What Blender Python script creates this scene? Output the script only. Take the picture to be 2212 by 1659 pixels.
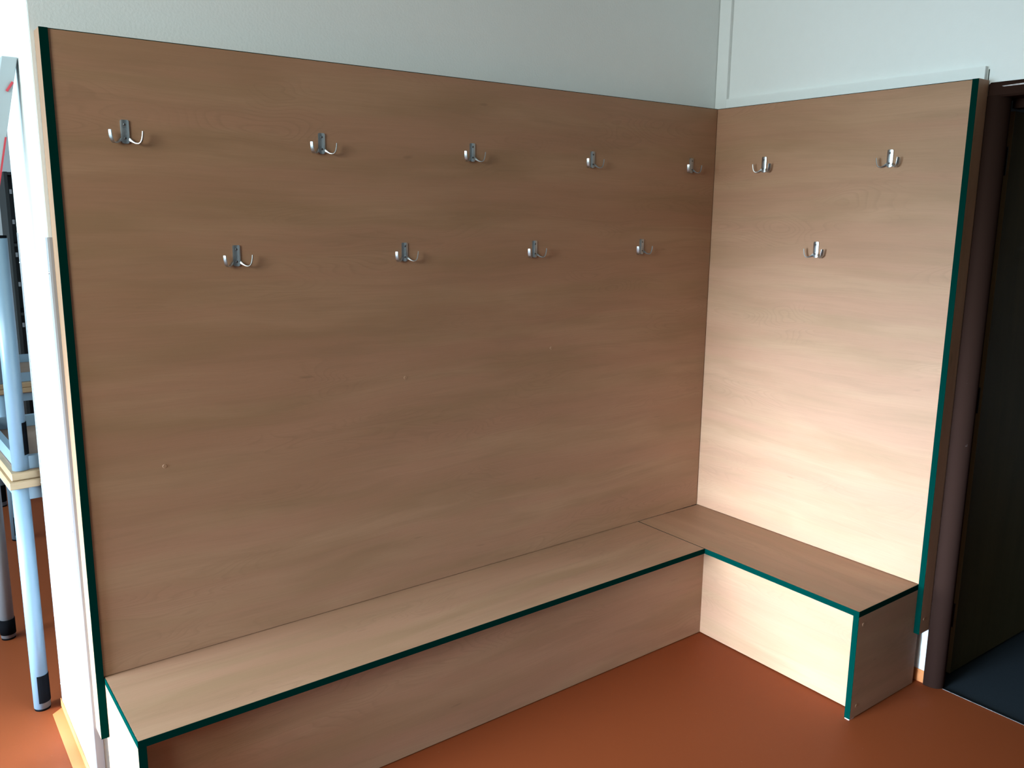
import bpy, bmesh, math, random
from mathutils import Vector, Matrix
random.seed(4)
for o in list(bpy.data.objects): bpy.data.objects.remove(o)
SC = bpy.context.scene; COL = SC.collection

# ------------------------------------------------------------------ camera
cam = bpy.data.cameras.new('camera'); co = bpy.data.objects.new('camera', cam); COL.objects.link(co)
CP = Vector((-2.9165, -2.4225, 1.6973)); yaw, pitch, roll = 0.6405, -0.1875, 0.0086
d = Vector((math.sin(yaw)*math.cos(pitch), math.cos(yaw)*math.cos(pitch), math.sin(pitch)))
r = d.cross(Vector((0, 0, 1))).normalized(); u = r.cross(d)
rr = r*math.cos(roll)+u*math.sin(roll); uu = -r*math.sin(roll)+u*math.cos(roll)
M = Matrix((rr, uu, -d)).transposed().to_4x4(); M.translation = CP
co.matrix_world = M
cam.sensor_width = 36; cam.lens = 1826.6/2212*36
cam.shift_x = 19.5/2212; cam.shift_y = -21.4/2212
cam.clip_start = .05
SC.camera = co
SC.view_settings.view_transform = 'Standard'; SC.view_settings.look = 'None'
SC.view_settings.exposure = 0.0; SC.view_settings.gamma = 1

# ------------------------------------------------------------------ world, daylight and added fill
w = bpy.data.worlds.new('world'); SC.world = w; w.use_nodes = True
w.node_tree.nodes['Background'].inputs[0].default_value = (.62, .80, 1, 1)
w.node_tree.nodes['Background'].inputs[1].default_value = 1.0
def area(name, loc, target, sx, sy, power, color, spread=180):
    l = bpy.data.lights.new(name, 'AREA'); l.shape = 'RECTANGLE'; l.size = sx; l.size_y = sy
    l.energy = power; l.color = color; l.spread = math.radians(spread)
    o = bpy.data.objects.new(name, l); COL.objects.link(o); o.location = loc
    o.rotation_euler = (Vector(target)-Vector(loc)).to_track_quat('-Z', 'Y').to_euler()
    return o
DAY = (.72, .95, 1.0)
area('window_low_sky', (-6.05, .20, 1.30), (0, -.5, .2), 2.6, 1.3, 18, (.75, .98, 1.05), 45)
area('window_low_daylight', (-6.05, -.35, .68), (0, -.42, .0), 2.4, .85, 68, (.74, .985, 1.28), 33)
area('window_daylight', (-6.0, 1.6, 1.9), (-1.6, .6, .9), 4.2, 1.6, 175, (.60, .92, 1.08), 160)
area('room_fill', (-5.3, -1.7, 2.35), (-1.5, 0, 1.55), 1.5, 1.2, 35, (.90, 1, .95), 100)  # added fill lamp to brighten the long panel, no window stands here

# ------------------------------------------------------------------ materials
def mat(name, color, rough=.5, metal=0, spec=.5, nodes=None):
    m = bpy.data.materials.new(name); m.use_nodes = True
    b = m.node_tree.nodes['Principled BSDF']
    b.inputs['Base Color'].default_value = (*color, 1); b.inputs['Roughness'].default_value = rough
    b.inputs['Metallic'].default_value = metal; b.inputs['Specular IOR Level'].default_value = spec
    if nodes: nodes(m.node_tree, b)
    return m
def N(t, kind, **kw):
    n = t.nodes.new(kind)
    for k, v in kw.items():
        if k in n.inputs: n.inputs[k].default_value = v
        else: setattr(n, k, v)
    return n
def L(t, a, b): t.links.new(a, b)
def mathn(t, op, a, b=None, clamp=False):
    n = t.nodes.new('ShaderNodeMath'); n.operation = op; n.use_clamp = clamp
    for i, v in enumerate((a, b)):
        if v is None: continue
        if isinstance(v, (int, float)): n.inputs[i].default_value = v
        else: L(t, v, n.inputs[i])
    return n.outputs[0]
def mixc(t, f, a, b, mode='MIX'):
    n = t.nodes.new('ShaderNodeMix'); n.data_type = 'RGBA'; n.blend_type = mode
    for s, v in ((n.inputs[0], f), (n.inputs[6], a), (n.inputs[7], b)):
        if isinstance(v, (int, float)): s.default_value = v
        elif isinstance(v, tuple): s.default_value = (*v, 1)
        else: L(t, v, s)
    return n.outputs[2]
def wood_nodes(base, dark, pink):
    def f(t, b):
        uv = N(t, 'ShaderNodeUVMap', uv_map='grain'); uvw = [uv.outputs[0]]
        def mp(sx, sy, ox=0, oy=0):
            m = N(t, 'ShaderNodeMapping'); L(t, uvw[0], m.inputs[0])
            m.inputs['Scale'].default_value = (sx, sy, 1); m.inputs['Location'].default_value = (ox, oy, 0)
            return m.outputs[0]
        def noise(v, scale, detail=2, rough=.5, dist=0):
            n = N(t, 'ShaderNodeTexNoise', Scale=scale, Detail=detail, Roughness=rough, Distortion=dist)
            L(t, v, n.inputs['Vector']); return n.outputs[0]
        def ramp(v, *st):
            n = N(t, 'ShaderNodeValToRGB'); L(t, v, n.inputs[0]); e = n.color_ramp.elements
            e[0].position, e[1].position = st[0][0], st[-1][0]
            e[0].color = (st[0][1],)*3+(1,); e[1].color = (st[-1][1],)*3+(1,)
            for p, c in st[1:-1]:
                q = e.new(p); q.color = (c,)*3+(1,)
            return n.outputs[0]
        warp = N(t, 'ShaderNodeTexNoise', Scale=1.0, Detail=2.0); L(t, mp(1.1, 2.6, 6, 6), warp.inputs['Vector'])
        wofs = mathn(t, 'MULTIPLY', mathn(t, 'SUBTRACT', warp.outputs[0], .5), .09)
        sx_ = N(t, 'ShaderNodeSeparateXYZ'); L(t, uv.outputs[0], sx_.inputs[0]); cx_ = N(t, 'ShaderNodeCombineXYZ')
        L(t, sx_.outputs[0], cx_.inputs[0]); L(t, mathn(t, 'ADD', sx_.outputs[1], wofs), cx_.inputs[1])
        uvw[0] = cx_.outputs[0]
        broad = noise(mp(1.5, 8.0), 1.0, 3, .55, .3)
        tone = noise(mp(.9, 11.0, 3, 7), 1.0, 2, .5)
        flame = noise(mp(2.3, 11, 11, 3), 1.0, 1, .4, .35)
        rings = mathn(t, 'FRACT', mathn(t, 'MULTIPLY', flame, 22.0))
        ringl = ramp(rings, (0, 0), (.55, .12), (.88, 1.0), (1.0, 0))
        gate = ramp(noise(mp(1.5, 6.0, 5, 9), 1.0, 1), (.52, 0), (.64, 1))
        ringf = mathn(t, 'MULTIPLY', ringl, gate)
        fine = noise(mp(4, 210), 1.0, 3, .65)
        pores = ramp(noise(mp(30, 420, 1, 2), 1.0, 1), (.67, 0), (.76, 1))
        knots = ramp(noise(mp(7.5, 34, 8, 5), 1.0, 1, .4), (.775, 0), (.84, 1))
        c = mixc(t, ramp(broad, (.40, 0), (.62, 1)), base, dark)
        c = mixc(t, mathn(t, 'MULTIPLY', ramp(tone, (.40, 0), (.60, 1)), .6), c, pink)
        band = noise(mp(1.9, 24, 4, 1), 1.0, 3, .6, .3)
        c = mixc(t, mathn(t, 'MULTIPLY', ramp(band, (.50, 0), (.66, 1)), .27), c, tuple(x*.80 for x in dark))
        c = mixc(t, mathn(t, 'MULTIPLY', ringf, .22), c, tuple(x*.62 for x in dark))
        c = mixc(t, mathn(t, 'MULTIPLY', ramp(fine, (.3, 0), (.72, 1)), .21), c, tuple(x*.74 for x in dark))
        c = mixc(t, mathn(t, 'MULTIPLY', pores, .12), c, tuple(x*.5 for x in dark))
        c = mixc(t, mathn(t, 'MULTIPLY', knots, .4), c, tuple(x*.45 for x in dark))
        L(t, c, b.inputs['Base Color'])
        bump = N(t, 'ShaderNodeBump', Strength=.04, Distance=.001); L(t, fine, bump.inputs['Height'])
        L(t, bump.outputs[0], b.inputs['Normal'])
    return f
BEECH = mat('beech_laminate', (.6, .4, .25), .5, 0, .3, wood_nodes((.402, .229, .134), (.330, .186, .102), (.388, .196, .119)))
GREEN = mat('green_edge_banding', (.0, .0215, .0165), .6, 0, .0)
STEEL = mat('satin_steel', (.46, .49, .51), .34, 1)
SCREW = mat('screw_steel', (.22, .23, .24), .35, 1)
HOLE = mat('screw_recess', (.01, .01, .01), .6)
def plaster(name, col, bump=.12, stain=.10):
    def f(t, b):
        tc = N(t, 'ShaderNodeTexCoord')
        n = N(t, 'ShaderNodeTexNoise', Scale=140.0, Detail=3.0); L(t, tc.outputs['Object'], n.inputs['Vector'])
        n2 = N(t, 'ShaderNodeTexNoise', Scale=1.7, Detail=4.0, Roughness=.6); L(t, tc.outputs['Object'], n2.inputs['Vector'])
        n3 = N(t, 'ShaderNodeTexNoise', Scale=26.0, Detail=5.0, Roughness=.7); L(t, tc.outputs['Object'], n3.inputs['Vector'])
        f1 = mathn(t, 'MULTIPLY', n2.outputs[0], stain*1.6); f2 = mathn(t, 'MULTIPLY', n3.outputs[0], stain)
        c = mixc(t, mathn(t, 'ADD', f1, f2), col, tuple(x*.62 for x in col))
        L(t, c, b.inputs['Base Color'])
        bp = N(t, 'ShaderNodeBump', Strength=bump, Distance=.002); L(t, n.outputs[0], bp.inputs['Height'])
        L(t, bp.outputs[0], b.inputs['Normal'])
    return f
WALL = mat('white_plaster', (.8, .8, .8), .85, 0, .2, plaster('w', (.84, .87, .855), .3))
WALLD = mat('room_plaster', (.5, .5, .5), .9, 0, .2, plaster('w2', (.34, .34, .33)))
CEIL = mat('ceiling_plaster', (.7, .7, .7), .9, 0, .2, plaster('c', (.62, .64, .62)))
def lino(t, b):
    tc = N(t, 'ShaderNodeTexCoord')
    n = N(t, 'ShaderNodeTexNoise', Scale=180.0, Detail=2.0); L(t, tc.outputs['Object'], n.inputs['Vector'])
    n2 = N(t, 'ShaderNodeTexNoise', Scale=2.2, Detail=3.0); L(t, tc.outputs['Object'], n2.inputs['Vector'])
    v = N(t, 'ShaderNodeTexVoronoi', Scale=17.0); L(t, tc.outputs['Object'], v.inputs['Vector'])
    c = mixc(t, mathn(t, 'MULTIPLY', n.outputs[0], .35), (.232, .050, .0135), (.192, .039, .010))
    c = mixc(t, mathn(t, 'MULTIPLY', n2.outputs[0], .25), c, (.205, .040, .0095))
    dust = mathn(t, 'LESS_THAN', v.outputs['Distance'], .035)
    c = mixc(t, mathn(t, 'MULTIPLY', dust, .28), c, (.3, .17, .11))
    L(t, c, b.inputs['Base Color'])
    bp = N(t, 'ShaderNodeBump', Strength=.05, Distance=.001); L(t, n.outputs[0], bp.inputs['Height']); L(t, bp.outputs[0], b.inputs['Normal'])
FLOOR = mat('terracotta_linoleum', (.45, .17, .07), .6, 0, .15, lino)
def carpet(t, b):
    tc = N(t, 'ShaderNodeTexCoord'); n = N(t, 'ShaderNodeTexNoise', Scale=300.0, Detail=2.0); L(t, tc.outputs['Object'], n.inputs['Vector'])
    L(t, mixc(t, n.outputs[0], (.012, .016, .02), (.02, .027, .032)), b.inputs['Base Color'])
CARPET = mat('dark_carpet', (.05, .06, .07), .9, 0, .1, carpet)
def brownpaint(t, b):
    tc = N(t, 'ShaderNodeTexCoord'); n = N(t, 'ShaderNodeTexNoise', Scale=60.0, Detail=4.0); L(t, tc.outputs['Object'], n.inputs['Vector'])
    s = mathn(t, 'GREATER_THAN', n.outputs[0], .765)
    L(t, mixc(t, mathn(t, 'MULTIPLY', s, .5), (.026, .0128, .0095), (.12, .09, .08)), b.inputs['Base Color'])
FRAME = mat('brown_frame_paint', (.03, .02, .015), .7, 0, .0, brownpaint)
LEAF = mat('door_veneer', (.2, .16, .09), .6, 0, .15, wood_nodes((.085, .063, .024), (.062, .046, .017), (.076, .055, .021)))
LEAFE = mat('door_edge', (.26, .18, .085), .7, 0, 0)
HINGE = mat('dark_hinge', (.05, .045, .04), .35, .7)
SKIRT = mat('orange_skirting', (.60, .21, .065), .5)
THR = mat('dull_metal_strip', (.12, .11, .10), .5, .3)
GUARD = mat('grey_corner_guard', (.36, .355, .37), .35, 0, .5)
BLUE = mat('pale_blue_metal', (.19, .275, .35), .35, 0, .6)
GREYM = mat('grey_metal', (.25, .25, .26), .4, .2)
RUBBER = mat('black_plastic', (.006, .006, .007), .7, 0, .0)
BIRCH = mat('table_edge_wood', (.62, .42, .24), .5, 0, .4, wood_nodes((.40, .27, .15), (.34, .22, .12), (.38, .25, .14)))
TOPM = mat('tabletop_underside', (.40, .27, .19), .6, 0, .3, wood_nodes((.30, .20, .15), (.26, .17, .12), (.29, .19, .14)))
BAR = mat('grey_painted_bar', (.40, .45, .47), .5)
RED = mat('red_plastic', (.55, .05, .07), .4)
BLACK = mat('black_shelf', (.012, .014, .014), .5)
LGREY = mat('pale_cabinet', (.62, .64, .68), .5)
WHITEP = mat('white_plastic', (.8, .8, .8), .3)
FINE = mat('filler_line', (.05, .06, .05), .9)

# ------------------------------------------------------------------ mesh helpers
def make(name, bm, m, parent=None, smooth=False, extra=None):
    me = bpy.data.meshes.new(name); bmesh.ops.recalc_face_normals(bm, faces=bm.faces[:])
    bm.to_mesh(me); bm.free(); me.materials.append(m)
    for e in extra or []: me.materials.append(e)
    if smooth:
        for p in me.polygons: p.use_smooth = True
    o = bpy.data.objects.new(name, me); COL.objects.link(o)
    if parent: o.parent = parent
    return o
_off = [0.0]
def grain_uv(bm, axis, off=None):
    if off is None: _off[0] += 3.37; off = (_off[0], _off[0]*1.7)
    lay = bm.loops.layers.uv.get('grain') or bm.loops.layers.uv.new('grain')
    bm.normal_update()
    g = 'xyz'.index(axis)
    for f in bm.faces:
        n = [abs(c) for c in f.normal]; na = n.index(max(n))
        others = [i for i in range(3) if i != g and i != na]
        va = others[0] if others else (g+1) % 3
        ua = g if na != g else (g+2) % 3
        for l in f.loops:
            c = l.vert.co; l[lay].uv = (c[ua]+off[0], c[va]+off[1]+(c[na]*.7 if na != g else 0))
def hexa(bm, pts, bev=0):
    vs = [bm.verts.new(p) for p in pts]
    fs = [bm.faces.new([vs[i] for i in q]) for q in ((0, 1, 2, 3), (7, 6, 5, 4), (0, 4, 5, 1), (1, 5, 6, 2), (2, 6, 7, 3), (3, 7, 4, 0))]
    if bev:
        es = list({e for f in fs for e in f.edges})
        bmesh.ops.bevel(bm, geom=es, offset=bev, segments=1, affect='EDGES')
def box(bm, x0, x1, y0, y1, z0, z1, bev=0):
    hexa(bm, [(x0, y0, z0), (x1, y0, z0), (x1, y1, z0), (x0, y1, z0), (x0, y0, z1), (x1, y0, z1), (x1, y1, z1), (x0, y1, z1)], bev)
def bx(name, m, x0, x1, y0, y1, z0, z1, parent=None, grain=None, bev=0.0004):
    bm = bmesh.new(); box(bm, x0, x1, y0, y1, z0, z1, bev)
    if grain: grain_uv(bm, grain)
    return make(name, bm, m, parent)
def cyl(bm, p0, p1, rad, seg=20, rad1=None):
    p0, p1 = Vector(p0), Vector(p1); ax = (p1-p0)
    q = ax.to_track_quat('Z', 'Y').to_matrix().to_4x4(); q.translation = (p0+p1)/2
    bmesh.ops.create_cone(bm, cap_ends=True, segments=seg, radius1=rad, radius2=rad if rad1 is None else rad1, depth=ax.length, matrix=q)
def empty(name, loc=(0, 0, 0), rz=0):
    o = bpy.data.objects.new(name, None); COL.objects.link(o); o.location = loc; o.rotation_euler = (0, 0, rz)
    o.empty_display_size = .05; return o
def tag(o, label, cat, group=None):
    o['label'] = label; o['category'] = cat
    if group: o['group'] = group
    return o
def struct(o): o['kind'] = 'structure'; return o
ANG = -0.0111

# ------------------------------------------------------------------ room shell
LW = .065            # face of the partition behind the long panel
RWX = .070           # face of the door wall (local)
XE = -2.54           # end face of the partition
HC = 3.25
fl = struct(bx('floor', FLOOR, -6.6, .075, -5.6, 6.2, -.05, 0, bev=0))
struct(bx('ceiling', CEIL, -6.6, .3, -5.6, 6.2, HC, HC+.1, bev=0))
bm = bmesh.new(); box(bm, XE, .3, LW, .615, 0, HC)
bmesh.ops.bevel(bm, geom=[e for e in bm.edges if all(abs(v.co.x-XE) < 1e-4 for v in e.verts) and abs(e.verts[0].co.z-e.verts[1].co.z) > 1], offset=.0018, segments=2, affect='EDGES')
struct(make('wall_left', bm, WALL))
# door wall: main plane with the doorway cut out
DY0, DY1, DZ = -1.115, -1.99, 2.045      # clear opening
wr = empty('wall_right', (0, 0, 0), ANG); struct(wr)
bm = bmesh.new()
box(bm, RWX, .20, -1.0600, .065, 0, HC)
box(bm, RWX, .20, DY1-.04, -1.0600, 2.118, HC)
box(bm, RWX, .20, -5.6, DY1-.04, 0, HC)
make('plaster_face', bm, WALL, wr)
bm = bmesh.new()
box(bm, .053, RWX-.0003, .004, .064, 2.1, HC, .0015)
box(bm, .053, RWX-.0003, -1.0365, .004, .25, 2.1352)
box(bm, .053, RWX-.0003, -1.0470, .004, 2.1352, 2.179)
make('raised_border', bm, WALL, wr)
bm = bmesh.new(); box(bm, RWX-.0012, RWX, -1.0535, -1.0505, 2.13, 2.170)
make('plaster_crack', bm, FINE, wr)
struct(bx('wall_back', WALLD, -6.6, .3, -5.7, -5.6, 0, HC, bev=0))
struct(bx('wall_far', WALL, -6.6, .3, 6.2, 6.3, 0, HC, bev=0))
# window wall at the left: sill wall, lintel and piers round the openings
bm = bmesh.new()
box(bm, -6.7, -6.6, -5.6, 6.2, 0, 1.0); box(bm, -6.7, -6.6, -5.6, 6.2, 2.85, HC)
for y0, y1 in ((-5.6, -1.0), (.9, 1.1), (3.0, 3.2), (5.2, 6.2)): box(bm, -6.7, -6.6, y0, y1, 1.0, 2.85)
struct(make('wall_window_side', bm, WALL))
for i, (y0, y1) in enumerate(((-1.0, .9), (1.1, 3.0), (3.2, 5.2))):
    wn = struct(empty('window_%d' % (i+1), (-6.65, (y0+y1)/2, 1.0)))
    bm = bmesh.new(); h = (y1-y0)/2
    for a, b_, c, d_ in ((-h, -h+.06, 0, 1.85), (h-.06, h, 0, 1.85), (-h+.06, h-.06, 0, .06), (-h+.06, h-.06, 1.79, 1.85), (-.03, .03, .06, 1.79)): box(bm, -.03, .03, a, b_, c, d_)
    make('window_frame', bm, WHITEP, wn)
# room beyond the door: dark carpet, walls
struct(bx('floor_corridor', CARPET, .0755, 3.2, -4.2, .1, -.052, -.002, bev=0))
struct(bx('trim_threshold', THR, .0735, .0760, -1.99, -1.12, -.01, .0015, bev=0))
bm = bmesh.new()
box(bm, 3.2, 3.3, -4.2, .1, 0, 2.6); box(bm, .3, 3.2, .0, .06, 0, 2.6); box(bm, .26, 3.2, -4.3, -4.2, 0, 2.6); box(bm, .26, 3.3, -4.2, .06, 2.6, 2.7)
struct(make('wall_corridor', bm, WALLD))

# ------------------------------------------------------------------ door in the right wall
dr = struct(empty('door_1', (0, 0, 0), ANG))
bm = bmesh.new()
# steel frame: rounded face around the opening, then the reveal
def prof(bm, path):
    # left jamb profile in (x, y), extruded in z; header made by boxes
    a = [bm.verts.new((x, y, 0.0)) for x, y in path]; b_ = [bm.verts.new((x, y, 2.085)) for x, y in path]
    for i in range(len(path)-1): bm.faces.new((a[i], a[i+1], b_[i+1], b_[i]))
J = [(RWX+.001, -1.0588), (RWX-.008, -1.0588), (RWX-.012, -1.063)]
for k in range(9):
    t_ = k/8*math.pi/2; J.append((RWX-.012+.042*(1-math.cos(t_)), -1.078-.041*math.sin(t_)))
J += [(.112, -1.1120), (.115, -1.0680), (.199, -1.0680), (.199, -1.062)]
prof(bm, J); bmesh.ops.reverse_faces(bm, faces=bm.faces[:])
frame = make('door_frame', bm, FRAME, dr, True)
mo = frame.modifiers.new('thick', 'SOLIDIFY'); mo.thickness = .0015
bm = bmesh.new(); box(bm, RWX-.012, .199, DY1-.04, -1.0590, 2.079, 2.1265, .006); box(bm, .15, .199, DY1-.04, -1.10, 2.05, 2.085)
make('frame_header', bm, FRAME, dr)
bm = bmesh.new(); box(bm, RWX-.018, .199, DY1-.03, DY1, 0, 2.079, .006)
make('door_jamb', bm, FRAME, dr)
def scratch(t, b):
    tc = N(t, 'ShaderNodeTexCoord'); n = N(t, 'ShaderNodeTexNoise', Scale=90.0, Detail=3.0); L(t, tc.outputs['Object'], n.inputs['Vector'])
    L(t, mixc(t, n.outputs[0], (.2, .17, .17), (.75, .7, .72)), b.inputs['Base Color'])
SCR = mat('scraped_paint', (.5, .45, .45), .7, 0, .3, scratch)
bm = bmesh.new(); hexa(bm, [(RWX-.0128, -1.30, 2.110), (RWX-.0118, -1.30, 2.110), (RWX-.0118, -1.108, 2.1095), (RWX-.0128, -1.108, 2.1095), (RWX-.0128, -1.30, 2.1195), (RWX-.0118, -1.30, 2.1195), (RWX-.0118, -1.102, 2.112), (RWX-.0128, -1.102, 2.112)])
make('scraped_patch', bm, SCR, dr)
leaf = empty('door_leaf', (.203, -1.0515, 0), math.radians(-.7)); leaf.parent = dr
bm = bmesh.new(); box(bm, .0015, .86, -.036, -.002, .008, 2.046, .001); grain_uv(bm, 'z'); make('leaf_panel', bm, LEAF, leaf)
bm = bmesh.new(); box(bm, -.0002, .0013, -.036, -.002, .008, 2.046); make('leaf_edge', bm, LEAFE, leaf)
for zc in (1.885, 1.06, .24):
    bm = bmesh.new(); box(bm, -.0030, .0, -.0290, .004, zc-.047, zc+.047, .0014); cyl(bm, (-.005, .006, zc-.047), (-.005, .006, zc+.047), .007, 14)
    h_ = make('hinge', bm, HINGE, dr); h_.location = leaf.location; h_.rotation_euler = leaf.rotation_euler

# ------------------------------------------------------------------ skirting and corner guards
bm = bmesh.new()
hexa(bm, [(XE-.036, .02, .0), (XE, .02, 0), (XE, .617, 0), (XE-.036, .594, 0), (XE-.036, .02, .0022), (XE, .02, .006), (XE, .617, .006), (XE-.036, .594, .0022)])
box(bm, XE-.004, XE-.0003, .02, .630, .004, .034, .0008)
struct(make('baseboard_left', bm, SKIRT))
bm = bmesh.new(); box(bm, RWX-.004, RWX-.0003, -1.058, -.2, .0, .048, .0008)
br = struct(make('baseboard_right', bm, SKIRT)); br.rotation_euler = (0, 0, ANG)
def guard(y0, y1, yedge, s, num, z1=1.627):
    root = struct(empty('trim_%d' % num, (XE, yedge, 0)))
    bm = bmesh.new()
    a = .026
    pts = [(-.0016, s*a), (-.0016, s*.004), (-.0010, 0), (.004, -s*.0016), (a, -s*.0016), (a, -s*.0002), (.004, -s*.0002), (-.0002, s*.004), (-.0002, s*a)]
    lo = [bm.verts.new((x, y, .034)) for x, y in pts]; hi = [bm.verts.new((x, y, z1)) for x, y in pts]
    n = len(pts)
    for i in range(n): bm.faces.new((lo[i], lo[(i+1) % n], hi[(i+1) % n], hi[i]))
    bm.faces.new(lo[::-1]); bm.faces.new(hi)
    make('corner_guard', bm, GUARD, root)
    for z in (1.535, .82, .10):
        bm = bmesh.new(); cyl(bm, (-.001, s*.011, z), (-.0032, s*.011, z), .0045, 16, .003); cyl(bm, (-.0033, s*.011, z), (-.0034, s*.011, z), .0014, 10)
        make('screw', bm, STEEL, root, True)
guard(0, 0, LW, 1, 1)
guard(0, 0, .615, -1, 2)

# ------------------------------------------------------------------ coat panels
H, LL, T, ZB, DEP, PR = 2.1346, 2.5087, .0205, .2155, .0635, .0045
B = .0018                                          # thickness of the edge banding
def screw_cap(parent, c, axis, m=BEECH, rad=.0065, name='screw_cap'):
    bm = bmesh.new()
    q = Matrix.Identity(4)
    if axis == 'y': q = Matrix.Rotation(math.pi/2, 4, 'X')
    if axis == 'x': q = Matrix.Rotation(math.pi/2, 4, 'Y')
    q.translation = c
    bmesh.ops.create_cone(bm, cap_ends=True, segments=24, radius1=rad, radius2=rad*.8, depth=.0012, matrix=q)
    grain_uv(bm, 'x' if axis == 'y' else 'y')
    return make(name, bm, m, parent)
p1 = empty('coat_rack', (0, 0, 0))
tag(p1, 'long beech laminate panel on the left wall, dark green edge, nine hooks screwed on', 'coat rack')
bx('board', BEECH, -LL, -.0030, 0, .018, .4018, H-B, p1, 'x')
bx('edge_banding', GREEN, -LL, -.0030, 0, .018, H-B, H, p1)
sb = bx('side_board', BEECH, -LL-T, -LL-.0002, -PR+B, DEP, ZB, H, p1, 'z')
bx('edge_banding', GREEN, -LL-T, -LL-.0002, -PR, -PR+B, ZB, H, sb)
for x, z in ((-2.305, .985), (-1.518, 1.155), (-.885, 1.20)): screw_cap(p1, Vector((x, -.0004, z)), 'y')
p2 = empty('coat_rack', (0, 0, 0), ANG)
tag(p2, 'narrow beech laminate panel on the right wall beside the doorway, three hooks screwed on', 'coat rack')
RR = 1.0375
bx('board', BEECH, .0002, .018, -RR, .016, .4018, H-B, p2, 'y')
bx('edge_banding', GREEN, .0002, .018, -RR, .016, H-B, H, p2)
sb = bx('side_board', BEECH, -PR+B, DEP, -RR-T, -RR-.0002, ZB, H, p2, 'z')
bx('edge_banding', GREEN, -PR, -PR+B, -RR-T, -RR-.0002, ZB, H, sb)
screw_cap(p2, Vector((.02, -RR-T-.0004, .27)), 'y', rad=.005)

# ------------------------------------------------------------------ benches
HS, D1, D2 = .40, .3678, .3762
XS = -2.5076
b1 = empty('bench', (0, 0, 0))
tag(b1, 'long low beech bench box with green edges under the long left panel', 'bench')
def hexb(name, m, x0, x1a, x1b, y0, y1, z0, z1, parent, grain=None):
    bm = bmesh.new()      # x1a: right end at the front (y0), x1b: at the back (y1)
    hexa(bm, [(x0, y0, z0), (x1a, y0, z0), (x1b, y1, z0), (x0, y1, z0), (x0, y0, z1), (x1a, y0, z1), (x1b, y1, z1), (x0, y1, z1)], .0004)
    if grain: grain_uv(bm, grain)
    return make(name, bm, m, parent)
xa = -D2-D1*math.sin(-ANG)-.0020; xb = -D2-.0018
seat = hexb('seat_board', BEECH, XS+B, xa, xb, -D1+B, .03, HS-T, HS, b1, 'x')
bx('edge_banding', GREEN, XS, xa, -D1, -D1+B, HS-T, HS, seat)
bx('edge_banding', GREEN, XS, XS+B, -D1+B, -.006, HS-T, HS, seat)
bx('front_panel', BEECH, XS+T, -.3135, -.315, -.297, .004, HS-T-.0003, b1, 'x')
sp = bx('side_panel', BEECH, XS, XS+T, -D1+B, .03, .004, HS-T-.0003, b1, 'y')
bx('edge_banding', GREEN, XS, XS+T, -D1, -D1+B, .004, HS-T-.0003, sp)
bx('foot_glide', WHITEP, XS+.002, XS+T-.002, -D1+.003, -D1+.03, 0, .004, sp)
b2 = empty('bench', (0, 0, 0), ANG)
tag(b2, 'short low beech bench box with green edges under the right panel, beside the doorway', 'bench')
RB = 1.036
seat = bx('seat_board', BEECH, -D2+B, .03, -RB+B, -.001, HS-T, HS, b2, 'y')
bx('edge_banding', GREEN, -D2, -D2+B, -RB, -.001, HS-T, HS, seat)
bx('edge_banding', GREEN, -D2+B, .03, -RB, -RB+B, HS-T, HS, seat)
bx('front_panel', BEECH, -.3150, -.297, -RB+T, -.3155, .004, HS-T-.0003, b2, 'y')
sp = bx('side_panel', BEECH, -D2+B, .03, -RB, -RB+T, .004, HS-T-.0003, b2, 'x')
bx('edge_banding', GREEN, -D2, -D2+B, -RB, -RB+T, .004, HS-T-.0003, sp)
bx('foot_glide', WHITEP, -D2+.001, -D2+.03, -RB+.002, -RB+T-.002, 0, .004, sp)
for x, z in ((-.345, .347), (-.341, .045)): screw_cap(sp, Vector((x, -RB-.0004, z)), 'y')

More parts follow.
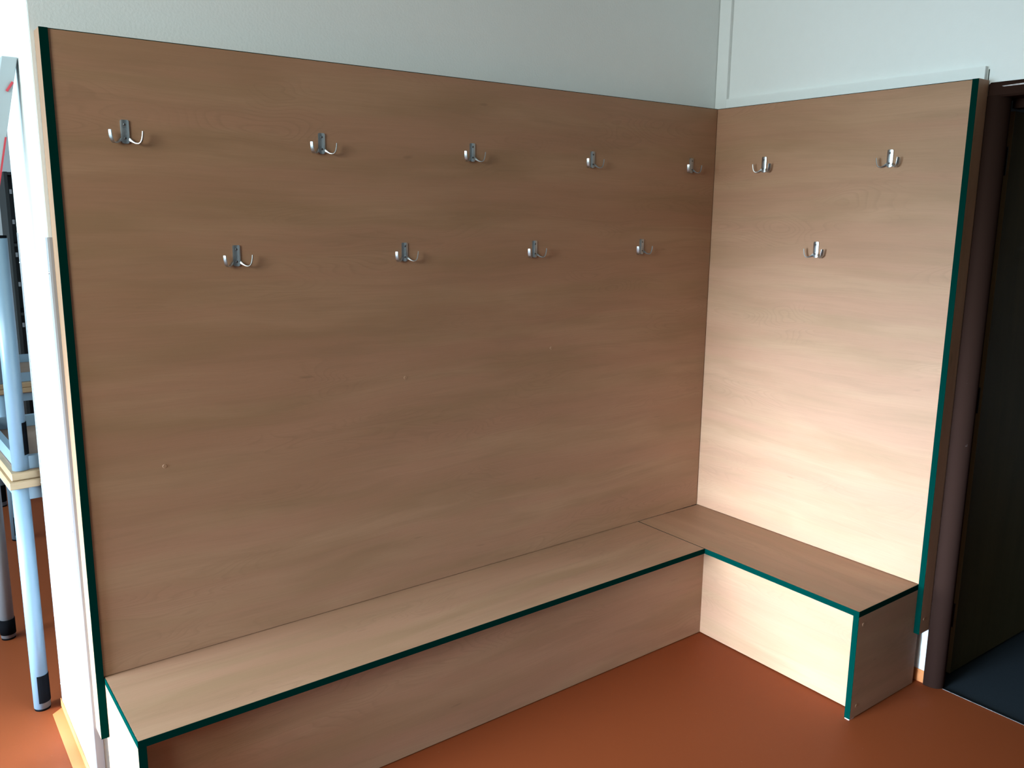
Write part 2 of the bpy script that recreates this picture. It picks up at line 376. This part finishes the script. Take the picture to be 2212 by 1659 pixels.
# ------------------------------------------------------------------ coat hooks (origin on the board face, front towards -y)
def build_hook():
    root = empty('coat_hook')
    bm = bmesh.new()
    # gently arched plate with rounded corners
    W2, Hh = .0108, .030; nx = 12
    outline = []
    for cx, cz, a0 in ((W2-.0035, Hh-.0035, 0), (-W2+.0035, Hh-.0035, 90), (-W2+.005, -Hh+.005, 180), (W2-.005, -Hh+.005, 270)):
        rad = .0035 if cz > 0 else .005
        for k in range(6):
            a = math.radians(a0+k*18); outline.append((cx+rad*math.cos(a), cz+rad*math.sin(a)))
    # front grid clipped to outline by columns
    cols = []
    for i in range(nx+1):
        x = -W2+2*W2*i/nx
        dx = W2-abs(x)
        top = Hh if dx > .0035 else Hh-.0035+math.sqrt(max(0, .0035**2-(.0035-dx)**2))
        bot = -Hh if dx > .005 else -Hh+.005-math.sqrt(max(0, .005**2-(.005-dx)**2))
        bot += .0 + .0022*(abs(x)/W2)**2
        y = -.0058+.0022*(x/W2)**2
        cols.append((x, y, top, bot))
    F = [[bm.verts.new((x, y, bt+(tp-bt)*j/4)) for j in range(5)] for x, y, tp, bt in cols]
    Bk = [[bm.verts.new((x, 0, bt+(tp-bt)*j/4)) for j in range(5)] for x, y, tp, bt in cols]
    for i in range(nx):
        for j in range(4):
            bm.faces.new((F[i][j], F[i+1][j], F[i+1][j+1], F[i][j+1])); bm.faces.new((Bk[i][j+1], Bk[i+1][j+1], Bk[i+1][j], Bk[i][j]))
        bm.faces.new((F[i][4], F[i+1][4], Bk[i+1][4], Bk[i][4])); bm.faces.new((F[i][0], Bk[i][0], Bk[i+1][0], F[i+1][0]))
    for j in range(4):
        bm.faces.new((F[0][j], F[0][j+1], Bk[0][j+1], Bk[0][j])); bm.faces.new((F[nx][j+1], F[nx][j], Bk[nx][j], Bk[nx][j+1]))
    # embossed dots
    for r_ in range(6):
        for c in (-.0048, -.0016, .0016, .0048):
            z = .008-.0032*r_; q = Matrix.Diagonal((.0009, .0005, .0009, 1)); q.translation = (c, -.0058+.0022*(c/W2)**2, z)
            bmesh.ops.create_icosphere(bm, subdivisions=1, radius=1, matrix=q)
    make('plate', bm, STEEL, root)
    for z in (.0185, -.0165):
        s = make('screw', (lambda b_: (cyl(b_, (0, -.0055, z), (0, -.0066, z), .0036, 20, .0030), b_)[1])(bmesh.new()), SCREW, root, True)
        b_ = bmesh.new(); box(b_, -.0022, .0022, -.0069, -.0064, z-.0005, z+.0005); box(b_, -.0005, .0005, -.0069, -.0064, z-.0022, z+.0022)
        make('recess', b_, HOLE, s)
    # two J shaped flat prongs
    for sgn in (1, -1):
        # distance out (s) and height (z) of the centre line
        P = [(.000, -.0190), (.004, -.0212), (.009, -.0245), (.0145, -.0275), (.0205, -.0290), (.0260, -.0282), (.0302, -.0245), (.0328, -.0190), (.0345, -.0122), (.0357, -.0045), (.0362, .0025)]
        HW = [.0026, .0030, .0038, .0046, .0052, .0054, .0054, .0053, .0052, .0050, .0046]
        TK = [.0046, .0036, .0026, .0020, .0017, .0016, .0016, .0016, .0016, .0015, .0014]
        def dens(A_, n=4):
            if isinstance(A_[0], float): A_ = [(v,) for v in A_]
            out = []
            for i in range(len(A_)-1):
                p0, p1, p2, p3 = A_[max(0, i-1)], A_[i], A_[i+1], A_[min(len(A_)-1, i+2)]
                for k in range(n):
                    t_ = k/n
                    out.append(tuple(.5*(2*b+(c-a)*t_+(2*a-5*b+4*c-d_)*t_**2+(3*b-a-3*c+d_)*t_**3) for a, b, c, d_ in zip(p0, p1, p2, p3)))
            return out+[A_[-1]]
        P = dens(P); HW = [v[0] for v in dens(HW)]; TK = [v[0] for v in dens(TK)]
        ru = Vector((sgn*.84, -.54, 0)).normalized(); tv = Vector((-ru.y*1.0, ru.x, 0))
        org = Vector((sgn*.0098, -.0018, 0)); bm = bmesh.new(); rings = []
        for i, (s_, z) in enumerate(P):
            a = P[max(0, i-1)]; b_ = P[min(len(P)-1, i+1)]
            tx, tz = b_[0]-a[0], b_[1]-a[1]; l_ = math.hypot(tx, tz); nx_, nz_ = -tz/l_, tx/l_
            c = org+ru*s_+Vector((0, 0, z)); nn = ru*nx_+Vector((0, 0, nz_))
            hw = HW[i]; th = TK[i]
            rings.append([bm.verts.new(c+tv*(ca*hw)+nn*(cb*th)) for ca, cb in ((-1, -.5), (-.85, -1), (.85, -1), (1, -.5), (1, .5), (.85, 1), (-.85, 1), (-1, .5))])
        for i in range(len(rings)-1):
            for k in range(8): bm.faces.new((rings[i][k], rings[i][(k+1) % 8], rings[i+1][(k+1) % 8], rings[i+1][k]))
        bm.faces.new(rings[0][::-1]); bm.faces.new(rings[-1])
        make('prong', bm, STEEL, root)
    return root
def copy_tree(o, parent=None):
    c = o.copy(); COL.objects.link(c)
    if parent: c.parent = parent
    for ch in list(o.children): copy_tree(ch, c)
    return c
proto = build_hook()
ZU, ZL = 1.8985, 1.572
hooks = [(-2.348, ZU, 0, "long panel's upper row, nearest its left edge"),
 (-1.796, ZU, 0, "long panel's upper row, second from its left edge"),
 (-1.249, ZU, 0, "long panel's upper row, in the middle"),
 (-.702, ZU, 0, "long panel's upper row, second from the corner"),
 (-.151, ZU, 0, "long panel's upper row, right beside the inner corner"),
 (-2.070, ZL, 0, "long panel's lower row, leftmost"),
 (-1.516, ZL, 0, "long panel's lower row, second from the left"),
 (-.974, ZL, 0, "long panel's lower row, second from the corner"),
 (-.4235, ZL, 0, "long panel's lower row, nearest the corner"),
 (-.2515, ZU, 1, "short right panel's upper row, near the corner"),
 (-.7815, ZU, 1, "short right panel's upper row, near the doorway"),
 (-.5155, ZL, 1, 'low in the middle of the short right panel')]
for i, (s, z, right, txt) in enumerate(hooks):
    o = proto if i == 0 else copy_tree(proto)
    if right:
        o.location = (-s*math.sin(ANG), s*math.cos(ANG), z); o.rotation_euler = (0, 0, ANG-math.pi/2)
        o.location = (-s*math.sin(ANG), s*math.cos(ANG), z)
    else: o.location = (s, 0, z)
    tag(o, 'steel coat hook in the ' + txt if 'low in' not in txt else 'steel coat hook alone ' + txt, 'coat hook', 'double coat hooks on the beech panels')

# ------------------------------------------------------------------ stacked tables behind the partition
def table(w_, dpt, h, greyfar=False, s0=.03, s1=.130):
    root = empty('school_table')
    bm = bmesh.new(); box(bm, 0, w_, 0, dpt, h-.026, h, .003); grain_uv(bm, 'x')
    make('tabletop', bm, BIRCH, root)
    bm = bmesh.new(); box(bm, .018, w_-.018, .018, dpt-.018, h-.0275, h-.0262); grain_uv(bm, 'x'); make('underside', bm, TOPM, root)
    bm = bmesh.new(); z0, z1 = h-.072, h-.0277
    box(bm, .055, w_-.055, .022, .045, z0, z1, .001); box(bm, .055, w_-.055, dpt-.045, dpt-.022, z0, z1, .001)
    box(bm, .022, .045, .05, dpt-.05, z0, z1, .001); box(bm, w_-.045, w_-.022, .05, dpt-.05, z0, z1, .001)
    make('apron_frame', bm, BLUE, root)
    for x in (.036, w_-.036):
        for y in (.036, dpt-.036):
            bm = bmesh.new(); cyl(bm, (x, y, .008), (x, y, h-.028), .0262, 28)
            gf = greyfar and y > dpt/2 and x < w_/2
            lg = make('leg', bm, GREYM if gf else BLUE, root, True)
            bm = bmesh.new(); cyl(bm, (x, y, 0), (x, y, .009), .0250, 28); make('foot_cap', bm, RUBBER, lg, True)
            # black half sleeve on the side facing inwards
            bm = bmesh.new(); sx = 1 if x < w_/2 else -1
            n = 12; R0 = .0277
            if gf:
                cyl(bm, (x, y, .022), (x, y, .085), .0285, 28); make('leg_sleeve', bm, RUBBER, lg, True); continue
            pr = [(x+sx*R0*math.cos(math.radians(-118+k*186/n)), y+R0*math.sin(math.radians(-118+k*186/n))) for k in range(n+1)]
            lo = [bm.verts.new((px_, py_, s0)) for px_, py_ in pr]; hi = [bm.verts.new((px_, py_, s1)) for px_, py_ in pr]
            li = [bm.verts.new((x+(px_-x)*.9, y+(py_-y)*.9, s0)) for px_, py_ in pr]; hh = [bm.verts.new((x+(px_-x)*.9, y+(py_-y)*.9, s1)) for px_, py_ in pr]
            for k in range(n):
                bm.faces.new((lo[k], lo[k+1], hi[k+1], hi[k])); bm.faces.new((lo[k], li[k], li[k+1], lo[k+1])); bm.faces.new((hi[k], hi[k+1], hh[k+1], hh[k]))
            make('leg_sleeve', bm, RUBBER, lg)
    return root
TH = .828; UH = .788
def flipped(corner, rz, lower, h, dpt):
    # upside down table resting on a lower one, its near left corner at `corner`
    o = table(1.3, dpt, h, False, h-.187, h-.079)
    R3 = Matrix.Rotation(rz, 4, 'Z'); o.rotation_euler = (math.pi, 0, rz)
    o.location = Vector((corner[0], corner[1], 0))+(R3 @ Vector((0, dpt, 0)))+Vector((0, 0, lower+.0008+h))
    return o
ta = table(1.3, .70, TH, True); ta.location = (-2.631, .624, 0); ta.rotation_euler = (0, 0, .045)
tag(ta, 'pale blue legged school table standing upright right behind the wall end', 'table', 'stacked school tables')
tb = flipped((-2.622, .634), .045, TH, UH, .70)
tag(tb, 'pale blue legged school table turned upside down on the nearer table', 'table', 'stacked school tables')
tc_ = table(1.3, .70, .805); tc_.location = (-2.483, 2.413, 0)
tag(tc_, 'pale blue legged school table standing upright farther back, seen past the nearer pair', 'table', 'stacked school tables')
td = flipped((-2.480, 2.413), 0, .805, UH, .70)
tag(td, 'pale blue legged school table turned upside down on the farther table', 'table', 'stacked school tables')

# ------------------------------------------------------------------ leaning bar on the wall end
bar = empty('leaning_bar', (0, 0, 0))
tag(bar, 'long grey box bar leaning against the white wall end, red stripe along one edge', 'bar')
top = Vector((XE-.002, .27, 2.098)); foot = Vector((-2.985, .262, .003))
ax = (top-foot); Lb = ax.length; q = ax.to_track_quat('Z', 'Y')
bar.location = foot; bar.rotation_euler = q.to_euler()
qi = q.inverted()
bm = bmesh.new(); pts = []
A, Bv = Vector((-.037, 0, 0)), Vector((0, .060, 0))    # section: thickness and width
for base in (foot, top):
    for k in ((0, 0), (1, 0), (1, 1), (0, 1)):
        pts.append(qi @ (base+A*k[0]+Bv*k[1]-foot))
hexa(bm, pts, .0015); make('bar_body', bm, BAR, bar)
bm = bmesh.new(); pts = []
for tt in (.20, .90):
    base = foot+ax*tt
    for k in ((.00, -.0), (.0, .0), (.0, .0), (.0, .0)): pass
    for dx, dy in ((-.0035, -.0012), (.0010, -.0012), (.0010, .006), (-.0035, .006)):
        pts.append(qi @ (base+Vector((dx, dy, 0))-foot))
hexa(bm, pts); make('red_stripe', bm, RED, bar)
bm = bmesh.new(); c0 = foot+ax*.957+Vector((-.014, -.003, 0)); c1 = foot+ax*.964+Vector((-.001, -.003, .010))
cyl(bm, qi @ (c0-foot), qi @ (c1-foot), .0032, 12); make('red_clip', bm, RED, bar)

# ------------------------------------------------------------------ far furniture glimpsed on the left
bk = empty('black_bookcase', (-2.143, 4.2, 0))
tag(bk, 'tall black shelving unit glimpsed far back beyond the wall end', 'shelf')
bm = bmesh.new(); box(bm, 0, .022, 0, .34, .02, 1.945, .001); make('side_panel', bm, BLACK, bk)
bm = bmesh.new(); box(bm, 1.0, 1.022, 0, .34, .02, 1.945, .001); make('side_panel', bm, BLACK, bk)
bm = bmesh.new(); box(bm, .0225, .9995, .32, .34, .02, 1.945); make('back_panel', bm, BLACK, bk)
for z in (.03, .50, .98, 1.45, 1.923):
    bm = bmesh.new(); box(bm, .0225, .9995, .002, .319, z, z+.02, .001); make('shelf', bm, BLACK, bk)
for z in (1.80, 1.60, 1.38, 1.18, .90):
    bm = bmesh.new(); box(bm, .026, .040, -.0015, .0018, z, z+.03); make('shelf_fitting', bm, GREYM, bk)
